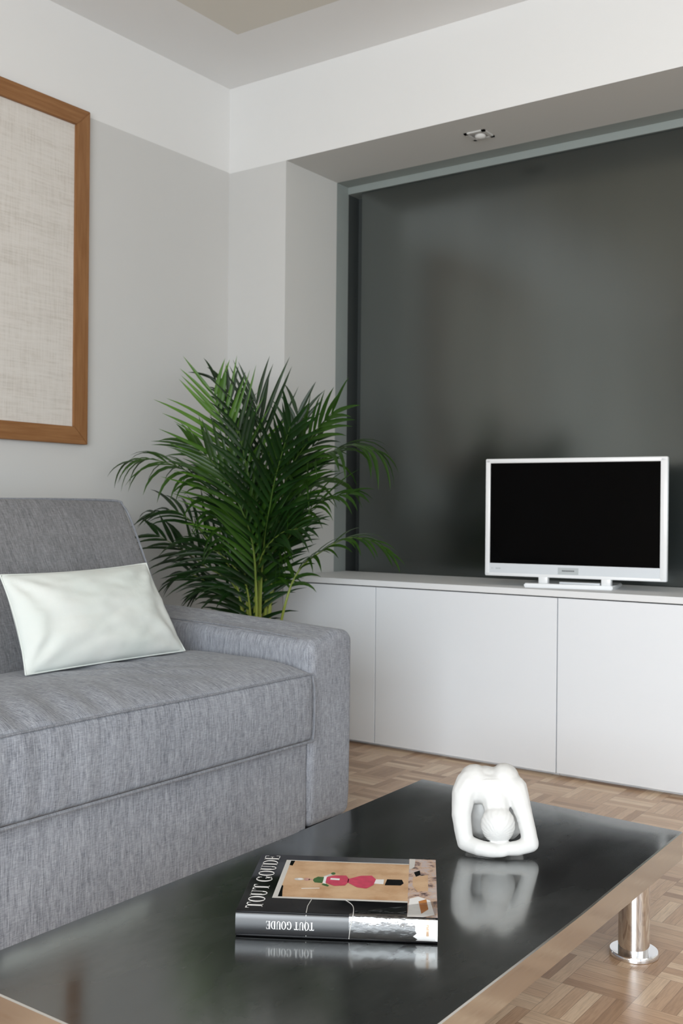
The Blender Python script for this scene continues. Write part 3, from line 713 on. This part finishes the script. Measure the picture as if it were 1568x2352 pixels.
# lettering: high contrast serif capitals drawn as strips
def glyph(ch):
    S, h = [], 0.075                          # S: list of polygons in a box w x 1
    def rect(x0, y0, x1, y1): S.append([(x0, y0), (x1, y0), (x1, y1), (x0, y1)])
    def ring(cx, cy, rx, ry, thick, thin, a0=0, a1=360, n=28):
        for k in range(n):
            t0_, t1_ = R(a0 + (a1 - a0) * k / n), R(a0 + (a1 - a0) * (k + 1) / n)
            S.append([(cx + rx * math.cos(t0_), cy + ry * math.sin(t0_)), (cx + rx * math.cos(t1_), cy + ry * math.sin(t1_)),
                      (cx + (rx - thick) * math.cos(t1_), cy + (ry - thin) * math.sin(t1_)), (cx + (rx - thick) * math.cos(t0_), cy + (ry - thin) * math.sin(t0_))])
    if ch == 'T':
        w = 0.62; rect(0.23, 0, 0.39, 1); rect(0, 1 - h, w, 1); rect(0.15, 0, 0.47, 0.045)
        S.append([(0, 1 - h), (0.06, 1 - h), (0.0, 0.74)]); S.append([(w - 0.06, 1 - h), (w, 1 - h), (w, 0.74)])
    elif ch == 'O':
        w = 0.68; ring(0.34, 0.5, 0.34, 0.515, 0.15, 0.05)
    elif ch == 'U':
        w = 0.68; rect(0.07, 0.3, 0.22, 1); rect(0.50, 0.3, 0.56, 1); ring(0.315, 0.30, 0.245, 0.315, 0.11, 0.055, 180, 360, 16)
        rect(0, 0.955, 0.29, 1); rect(0.42, 0.955, 0.64, 1)
    elif ch == 'G':
        w = 0.70; ring(0.34, 0.5, 0.34, 0.515, 0.15, 0.05, 42, 318); rect(0.47, 0.06, 0.62, 0.42); rect(0.40, 0.39, 0.70, 0.435); rect(0.55, 0.70, 0.60, 0.96)
    elif ch == 'D':
        w = 0.70; rect(0.06, 0, 0.21, 1); rect(0, 0.955, 0.3, 1); rect(0, 0, 0.3, 0.045); ring(0.28, 0.5, 0.40, 0.5, 0.15, 0.05, -90, 90)
    elif ch == 'E':
        w = 0.60; rect(0.06, 0, 0.21, 1); rect(0, 0.955, 0.55, 1); rect(0, 0, 0.57, 0.045); rect(0.2, 0.49, 0.42, 0.535)
        rect(0.51, 0.76, 0.55, 1); rect(0.53, 0, 0.57, 0.26); rect(0.39, 0.40, 0.42, 0.63)
    else:
        w = 0.25
    return S, w
def lettering(bm, text, O, X, Y, hgt, width, N, off, gap=0.055):
    gs = [glyph(c) for c in text]; tot = sum(w for _, w in gs) + gap * (len(gs) - 1); sx = width / tot; x = 0
    for S, w in gs:
        for pl_ in S:
            f = [bm.verts.new(O + X * ((x + p[0]) * sx) + Y * (p[1] * hgt) + N * off) for p in pl_]
            bm.faces.new(f)
        x += w + gap
bm = bmesh.new()
lettering(bm, 'TOUT GOUDE', Vector((BL * 0.125, BD * 0.045, zt)), Vector((-0.018, 1, 0)), Vector((-1, 0, 0)), BL * 0.085, BD * 0.93, Vector((0, 0, 1)), 0.0003, 0.05)
bpart('title_lettering', bm, M['print_white'], cover, smooth=False)
bm = bmesh.new()
lettering(bm, 'TOUT GOUDE', Vector((BL * 0.392, -0.0030, 0.0265)), Vector((-1, 0, 0)), Vector((0, 0, -1)), 0.0125, BL * 0.238, Vector((0, -1, 0)), 0.0004, 0.06)
bpart('spine_lettering', bm, M['print_white'], cover, smooth=False)
# clear film, torn and crumpled round the near corner
bm = bmesh.new(); nu2, nw = 34, 16
gr = {}
for i in range(nu2 + 1):
    for k in range(nw + 1):
        u = 0.565 + 0.425 * i / nu2; s = k / nw
        if s < 0.55:
            z = 0.002 + (BT - 0.002) * (s / 0.55); p = Vector((BL * u, spine_y(z) - 0.0010, z))
        else:
            d = (s - 0.55) / 0.45; reach = BD * (0.05 + 0.22 * (i / nu2) ** 1.2); p = Vector((BL * (u + 0.03 * d), reach * d, BT + 0.0010))
        w_ = noise.noise(Vector((u * 22, s * 9, 0.0))) * 0.0009 + noise.noise(Vector((u * 60, s * 20, 4))) * 0.0003
        p += Vector((0, -abs(w_) if s < 0.55 else 0, abs(w_) if s >= 0.5 else 0))
        gr[i, k] = bm.verts.new(p)
for i in range(nu2):
    for k in range(nw): bm.faces.new((gr[i, k], gr[i + 1, k], gr[i + 1, k + 1], gr[i, k + 1]))
bpart('plastic_film', bm, M['wrap'], ang=180)
bm = bmesh.new()
tube(bm, [(BL * 0.352, spine_y(0.001) - 0.0008, 0.001), (BL * 0.350, spine_y(0.02) - 0.001, 0.02), (BL * 0.352, spine_y(0.039) - 0.0008, BT), (BL * 0.350, BD * 0.10, BT + 0.0008), (BL * 0.36, BD * 0.20, BT + 0.0008)], 0.0006, 6)
tube(bm, catmull([(BL * 0.565, spine_y(0.002) - 0.0012, 0.002), (BL * 0.572, spine_y(0.02) - 0.0013, 0.02), (BL * 0.585, spine_y(0.039) - 0.0008, BT + 0.0008), (BL * 0.575, BD * 0.13, BT + 0.001), (BL * 0.53, BD * 0.22, BT + 0.001)], 20), 0.0006, 6)
bpart('film_edge', bm, M['print_frame'])

# ------------------------------------------------------------------ plaster sculpture
def ico(bm, c, r, M3=None):
    t = bmesh.new(); bmesh.ops.create_icosphere(t, subdivisions=3, radius=1.0)
    t.transform(Matrix.Translation(c) @ (M3 or Matrix.Identity(4)) @ Matrix.Diagonal((r[0], r[1], r[2], 1))); join(bm, t)
def cap(bm, a, b, ra, rb, n=7):
    a = Vector(a); b = Vector(b)
    for k in range(n + 1):
        t_ = k / n
        t = bmesh.new(); bmesh.ops.create_icosphere(t, subdivisions=2, radius=ra + (rb - ra) * t_); t.transform(Matrix.Translation(a.lerp(b, t_))); join(bm, t)
def chain(bm, pts):
    for (a, ra), (b, rb) in zip(pts, pts[1:]): cap(bm, a, b, ra, rb)
bm = bmesh.new()
# units: centimetres; x to the viewer's right, y away from the viewer
chain(bm, [((-4.6, 5.2, 13.0), 3.1), ((-6.0, 3.8, 11.4), 2.5), ((-6.4, 2.4, 7.4), 2.05), ((-6.0, 1.4, 4.4), 1.85), ((-5.6, 1.0, 2.2), 1.7)])
chain(bm, [((-5.6, 1.0, 2.1), 1.7), ((-3.0, -0.6, 1.75), 1.65), ((0.0, -1.3, 1.5), 1.4), ((1.8, -1.1, 1.3), 1.05)])
chain(bm, [((3.9, 5.2, 12.3), 2.7), ((4.9, 3.8, 10.4), 2.1), ((5.95, 2.4, 7.0), 1.72), ((6.6, 1.5, 4.4), 1.65), ((6.95, 1.2, 2.6), 1.7)])
chain(bm, [((6.95, 1.2, 2.4), 1.7), ((4.4, -0.1, 1.8), 1.5), ((1.4, -0.8, 1.7), 1.3), ((-1.4, -1.0, 1.7), 1.1)])
ico(bm, (0.7, 1.5, 5.9), (3.4, 3.3, 3.75))
chain(bm, [((0.5, 3.0, 8.6), 2.5), ((0.2, 4.4, 11.0), 3.2)])
ico(bm, (-0.4, 5.0, 12.2), (6.0, 3.2, 3.4))
ico(bm, (-3.6, 5.4, 12.3), (3.4, 3.2, 3.5)); ico(bm, (2.9, 5.4, 12.2), (3.1, 3.2, 3.3))
ico(bm, (-3.9, 6.4, 13.9), (3.0, 3.6, 2.75)); ico(bm, (1.9, 6.6, 14.3), (3.0, 3.6, 2.75))
ico(bm, (-0.9, 7.0, 14.0), (3.6, 3.5, 2.35))
chain(bm, [((-1.9, 7.8, 12.2), 4.0), ((-1.9, 9.2, 7.5), 4.0), ((-2.2, 10.0, 3.9), 3.9)]); chain(bm, [((1.7, 7.8, 12.2), 4.0), ((1.9, 9.2, 7.5), 4.0), ((2.2, 10.0, 3.9), 3.9)])
for v in bm.verts:
    if v.co.z < 0: v.co.z = 0.0
bm.transform(Matrix.Scale(0.01, 4))
me = bpy.data.meshes.new('tmp'); bm.to_mesh(me); bm.free()
tmp = bpy.data.objects.new('tmp', me); COL.objects.link(tmp)
md = tmp.modifiers.new('r', 'REMESH'); md.mode = 'VOXEL'; md.voxel_size = 0.0018; md.use_smooth_shade = True
ms = tmp.modifiers.new('s', 'SMOOTH'); ms.factor = 0.5; ms.iterations = 16
dg = bpy.context.evaluated_depsgraph_get()
sm = bpy.data.meshes.new_from_object(tmp.evaluated_get(dg)); sm.name = 'sculpture'
bpy.data.objects.remove(tmp)
# hair strokes on the head, spine groove, shoulder blade edges
nv_ = [v.normal.copy() for v in sm.vertices]; cv_ = [v.co.copy() for v in sm.vertices]; out_ = []
for co, nn_ in zip(cv_, nv_):
    p = co * 100; off = 0.0
    d = (p - Vector((0.7, 1.5, 5.9)))
    if d.length < 4.4 and p.y < 3.6 and p.z > 3.0:
        off += 0.00030 * math.sin(math.atan2(d.x, d.z + 1.5) * 26 + 3 * noise.noise(p * 0.7))
    if p.z > 10.5 and p.y > 3.0:
        gx = p.x + 0.7 - 0.10 * (p.y - 5)
        off -= 0.0028 * math.exp(-(gx / 1.0) ** 2) * min(1, (p.z - 10.5) / 3)
    off += 0.0005 * noise.noise(p * 0.8)
    co = co + nn_ * off; co.z = max(0.0, co.z); out_.extend(co)
sm.vertices.foreach_set('co', out_); sm.update()
sc = bpy.data.objects.new('sculpture', sm); COL.objects.link(sc)
sm.materials.append(M['plaster'])
for pgn in sm.polygons: pgn.use_smooth = True
sc.matrix_world = Matrix.Translation((-0.944, 1.840, ZT + 0.0044)) @ Matrix.Rotation(0.0190, 4, 'X') @ Matrix.Rotation(math.atan2(0.457, 0.889), 4, 'Z') @ Matrix.Diagonal((1.0, 1.0, 0.965, 1.0))
WM[sc.name] = Matrix.Identity(4)
tag(sc, 'white plaster sculpture of a bent over figure with folded arms on the coffee table', 'sculpture')

# ------------------------------------------------------------------ areca palm behind the sofa arm
random.seed(11)
pc_ = Vector((-2.50, 2.975, 0))
t0 = thing('potted_palm', pc_, 'bushy green areca palm in the corner between the sofa and the cabinets', 'plant')
bm = bmesh.new()
lathe(bm, [(0.12, 0.0), (0.135, 0.01), (0.165, 0.25), (0.172, 0.262), (0.172, 0.275), (0.160, 0.275), (0.155, 0.225), (0.0, 0.222)][:7], pc_, 48); link('pot', bm, M['pot'], t0)
bm = bmesh.new(); lathe(bm, [(0.153, 0.21), (0.154, 0.235), (0.10, 0.243), (0.002, 0.248)], pc_, 32); link('soil', bm, M['soil'], t0)
VIEW = Vector((0.58, -0.80, 0.12)).normalized()
def leaflet(bm, p, d, n, L, w, droop, wob):
    """tapered, slightly folded blade starting at p"""
    seg = 6; d = d.normalized(); side = d.cross(n).normalized(); nn = side.cross(d).normalized(); pos = p.copy(); prev = None
    for k in range(seg + 1):
        s = k / seg
        prof = (0.35 + 0.65 * min(1, s * 4)) * (1 - s ** 2.2) + 0.02
        hw = w * prof / 2
        fold = nn * hw * 0.45
        cur = (bm.verts.new(pos - side * hw + fold), bm.verts.new(pos), bm.verts.new(pos + side * hw + fold))
        if prev:
            bm.faces.new((prev[0], prev[1], cur[1], cur[0])); bm.faces.new((prev[1], prev[2], cur[2], cur[1]))
        prev = cur
        d = (d + Vector((0, 0, -1)) * droop * 0.20 * (0.4 + s) + side * wob * 0.03).normalized()
        side = (side - d * side.dot(d)).normalized(); nn = side.cross(d).normalized()
        pos = pos + d * (L / seg)
def clampw(bm):
    for v in bm.verts:
        if v.co.x < XL + 0.012: v.co.x = XL + 0.012 + random.random() * 0.004
        lim = YB - 0.012
        if v.co.y > lim and (v.co.x < NX0 + 0.01 or v.co.z < ZW + 0.01): v.co.y = lim - random.random() * 0.004
        # keep clear of the sofa
        if v.co.x > -2.86 and v.co.y < 2.555 and v.co.z < 0.60 : v.co.y = 2.56 + random.random() * 0.01
        if v.co.x < -2.40 and v.co.y < 2.35 and v.co.z < 0.97: v.co.y = 2.36 + random.random() * 0.01
FR = [
    ([(-2.495, 2.973, 0.2), (-2.486, 2.97, 0.646), (-2.457, 2.95, 0.933), (-2.446, 2.92, 1.137), (-2.453, 2.9, 1.285)], 0.27, 1.0, 0.1, 0.62, 44, 17),
    ([(-2.51, 2.984, 0.2), (-2.528, 3.0, 0.643), (-2.57, 3.0, 0.934), (-2.62, 3.0, 1.179), (-2.659, 2.98, 1.335), (-2.705, 2.95, 1.393)], 0.14, 0.6, 0.35, 0.5, 40, 25),
    ([(-2.5, 2.959, 0.2), (-2.501, 2.93, 0.695), (-2.483, 2.85, 0.979), (-2.517, 2.8, 1.179), (-2.55, 2.78, 1.31)], 0.25, 0.75, 0.1, 0.45, 62, 25),
    ([(-2.502, 2.949, 0.2), (-2.506, 2.9, 0.68), (-2.548, 2.85, 0.853), (-2.59, 2.78, 0.985), (-2.64, 2.72, 1.042), (-2.732, 2.66, 1.076), (-2.811, 2.63, 1.069)], 0.19, 0.3, 1.3, 0.4, 42, 22),
    ([(-2.507, 2.942, 0.2), (-2.519, 2.88, 0.617), (-2.607, 2.8, 0.806), (-2.7, 2.75, 0.891), (-2.802, 2.73, 0.885)], 0.18, 0.35, 0.6, 0.3, 50, 25),
    ([(-2.509, 2.949, 0.2), (-2.526, 2.9, 0.584), (-2.643, 2.84, 0.693), (-2.748, 2.8, 0.763), (-2.814, 2.77, 0.802)], 0.17, 0.6, 0.4, 0.3, 48, 25),
    ([(-2.516, 2.949, 0.2), (-2.547, 2.9, 0.559), (-2.621, 2.84, 0.63), (-2.691, 2.8, 0.664), (-2.748, 2.78, 0.635)], 0.15, 0.4, 0.5, 0.3, 50, 25),
    ([(-2.47, 2.931, 0.2), (-2.413, 2.85, 0.717), (-2.435, 2.78, 0.931), (-2.502, 2.74, 1.052), (-2.599, 2.72, 1.13)], 0.21, 0.7, 0.25, 0.35, 38, 20),
    ([(-2.47, 2.966, 0.2), (-2.414, 2.95, 0.65), (-2.318, 2.9, 0.994), (-2.189, 2.88, 1.15), (-2.098, 2.88, 1.231)], 0.19, 0.7, 0.3, 0.45, 45, 20),
    ([(-2.475, 2.977, 0.2), (-2.429, 2.98, 0.648), (-2.289, 2.95, 0.964), (-2.166, 2.95, 1.093), (-2.07, 2.97, 1.126), (-1.995, 2.98, 1.105)], 0.23, 0.2, 1.6, 0.38, 55, 25),
    ([(-2.427, 2.935, 0.2), (-2.291, 2.86, 0.542), (-2.256, 2.9, 0.687), (-2.159, 2.92, 0.765), (-2.079, 2.95, 0.806), (-2.003, 2.97, 0.797), (-1.948, 2.99, 0.761)], 0.13, 0.2, 0.8, 0.5, 50, 22),
    ([(-2.474, 2.966, 0.2), (-2.425, 2.95, 0.65), (-2.283, 2.92, 0.841), (-2.17, 2.92, 0.933), (-2.067, 2.93, 0.956)], 0.17, 0.4, 0.6, 0.35, 50, 22),
    ([(-2.473, 2.949, 0.2), (-2.424, 2.9, 0.652), (-2.301, 2.8, 0.932), (-2.218, 2.75, 1.077), (-2.153, 2.72, 1.182)], 0.2, 0.9, 0.2, 0.3, 48, 22),
    ([(-2.477, 2.949, 0.2), (-2.434, 2.9, 0.652), (-2.396, 2.82, 0.932), (-2.401, 2.78, 1.067), (-2.406, 2.75, 1.179)], 0.21, 0.9, 0.2, 0.3, 48, 22),
    ([(-2.477, 2.966, 0.2), (-2.435, 2.95, 0.649), (-2.353, 2.92, 0.933), (-2.286, 2.9, 1.116), (-2.28, 2.92, 1.239)], 0.19, 0.7, 0.35, 0.4, 45, 22),
    ([(-2.495, 2.966, 0.2), (-2.486, 2.95, 0.615), (-2.503, 2.9, 0.806), (-2.528, 2.85, 0.932), (-2.574, 2.83, 1.018)], 0.2, 0.7, 0.3, 0.3, 50, 22),
    ([(-2.494, 2.949, 0.2), (-2.484, 2.9, 0.587), (-2.506, 2.84, 0.698), (-2.575, 2.8, 0.756), (-2.652, 2.78, 0.755)], 0.2, 0.6, 0.4, 0.25, 50, 22),
    ([(-2.49, 2.956, 0.2), (-2.47, 2.92, 0.586), (-2.375, 2.84, 0.734), (-2.255, 2.8, 0.82), (-2.136, 2.79, 0.842)], 0.17, 0.6, 0.4, 0.3, 50, 22),
    ([(-2.508, 2.956, 0.2), (-2.522, 2.92, 0.552), (-2.554, 2.86, 0.609), (-2.611, 2.83, 0.623), (-2.666, 2.82, 0.59)], 0.14, 0.5, 0.5, 0.2, 50, 22),
    ([(-2.51, 3.001, 0.2), (-2.528, 3.05, 0.64), (-2.509, 3.1, 0.935), (-2.432, 3.12, 1.083), (-2.346, 3.14, 1.163)], 0.2, 0.6, 0.3, 0.4, 45, 22),
]
for idx, (P, L, face, droop, ts, a0, a1) in enumerate(FR):
    n = 60; C_ = catmull(P, n); 
    Lr = [0]
    for a, b in zip(C_, C_[1:]): Lr.append(Lr[-1] + (b - a).length)
    tot = Lr[-1]
    start = tot * (0.42 + 0.5 * (ts - 0.3))
    bm = bmesh.new(); nl = max(14, int((tot - start) / 0.031))
    for k in range(nl):
        s = k / (nl - 1); dist = start + (tot - start) * (s * 0.985)
        j = max(i for i in range(len(Lr)) if Lr[i] <= dist + 1e-9); j = min(j, n - 1)
        f = (dist - Lr[j]) / max(1e-6, Lr[j + 1] - Lr[j]); p = C_[j].lerp(C_[j + 1], f)
        T = (C_[min(j + 2, n)] - C_[max(j - 1, 0)]).normalized()
        base_n = (VIEW * face + Vector((0, 0, 1)) * (1 - face) + Vector((random.uniform(-.08, .08), random.uniform(-.08, .08), 0)))
        N = (base_n - T * base_n.dot(T)).normalized(); Sd = T.cross(N).normalized()
        ang_ = R(a0 + (a1 - a0) * s)
        ll = L * (0.74 + 0.36 * math.sin(PI * min(1, (s * 0.9 + 0.12)))) * (1 - 0.18 * s ** 3)
        for sgn in (-1, 1):
            if random.random() < 0.04: continue
            d = T * math.cos(ang_ + random.uniform(-.06, .06)) + Sd * sgn * math.sin(ang_) + N * random.uniform(0.02, 0.22)
            leaflet(bm, p + T * random.uniform(-0.004, 0.004), d, N, ll * random.uniform(0.9, 1.3), random.uniform(0.0135, 0.0195), droop * random.uniform(0.7, 2.2), random.uniform(-1, 1))
    Tt = (C_[-1] - C_[-3]).normalized()
    clampw(bm)
    fo = link('frond', bm, M[{2: 'leaf_light', 7: 'leaf_mid', 9: 'leaf_mid', 10: 'leaf_mid', 11: 'leaf_mid', 3: 'leaf_mid', 8: 'leaf_mid'}.get(idx, 'leaf')], t0, ang=180)
    bm = bmesh.new(); rad = [0.0068 * (1 - (l / tot)) ** 1.1 + 0.0010 for l in Lr]
    tube(bm, C_, rad, 8); clampw(bm); link('stalk', bm, M['cane'], fo)
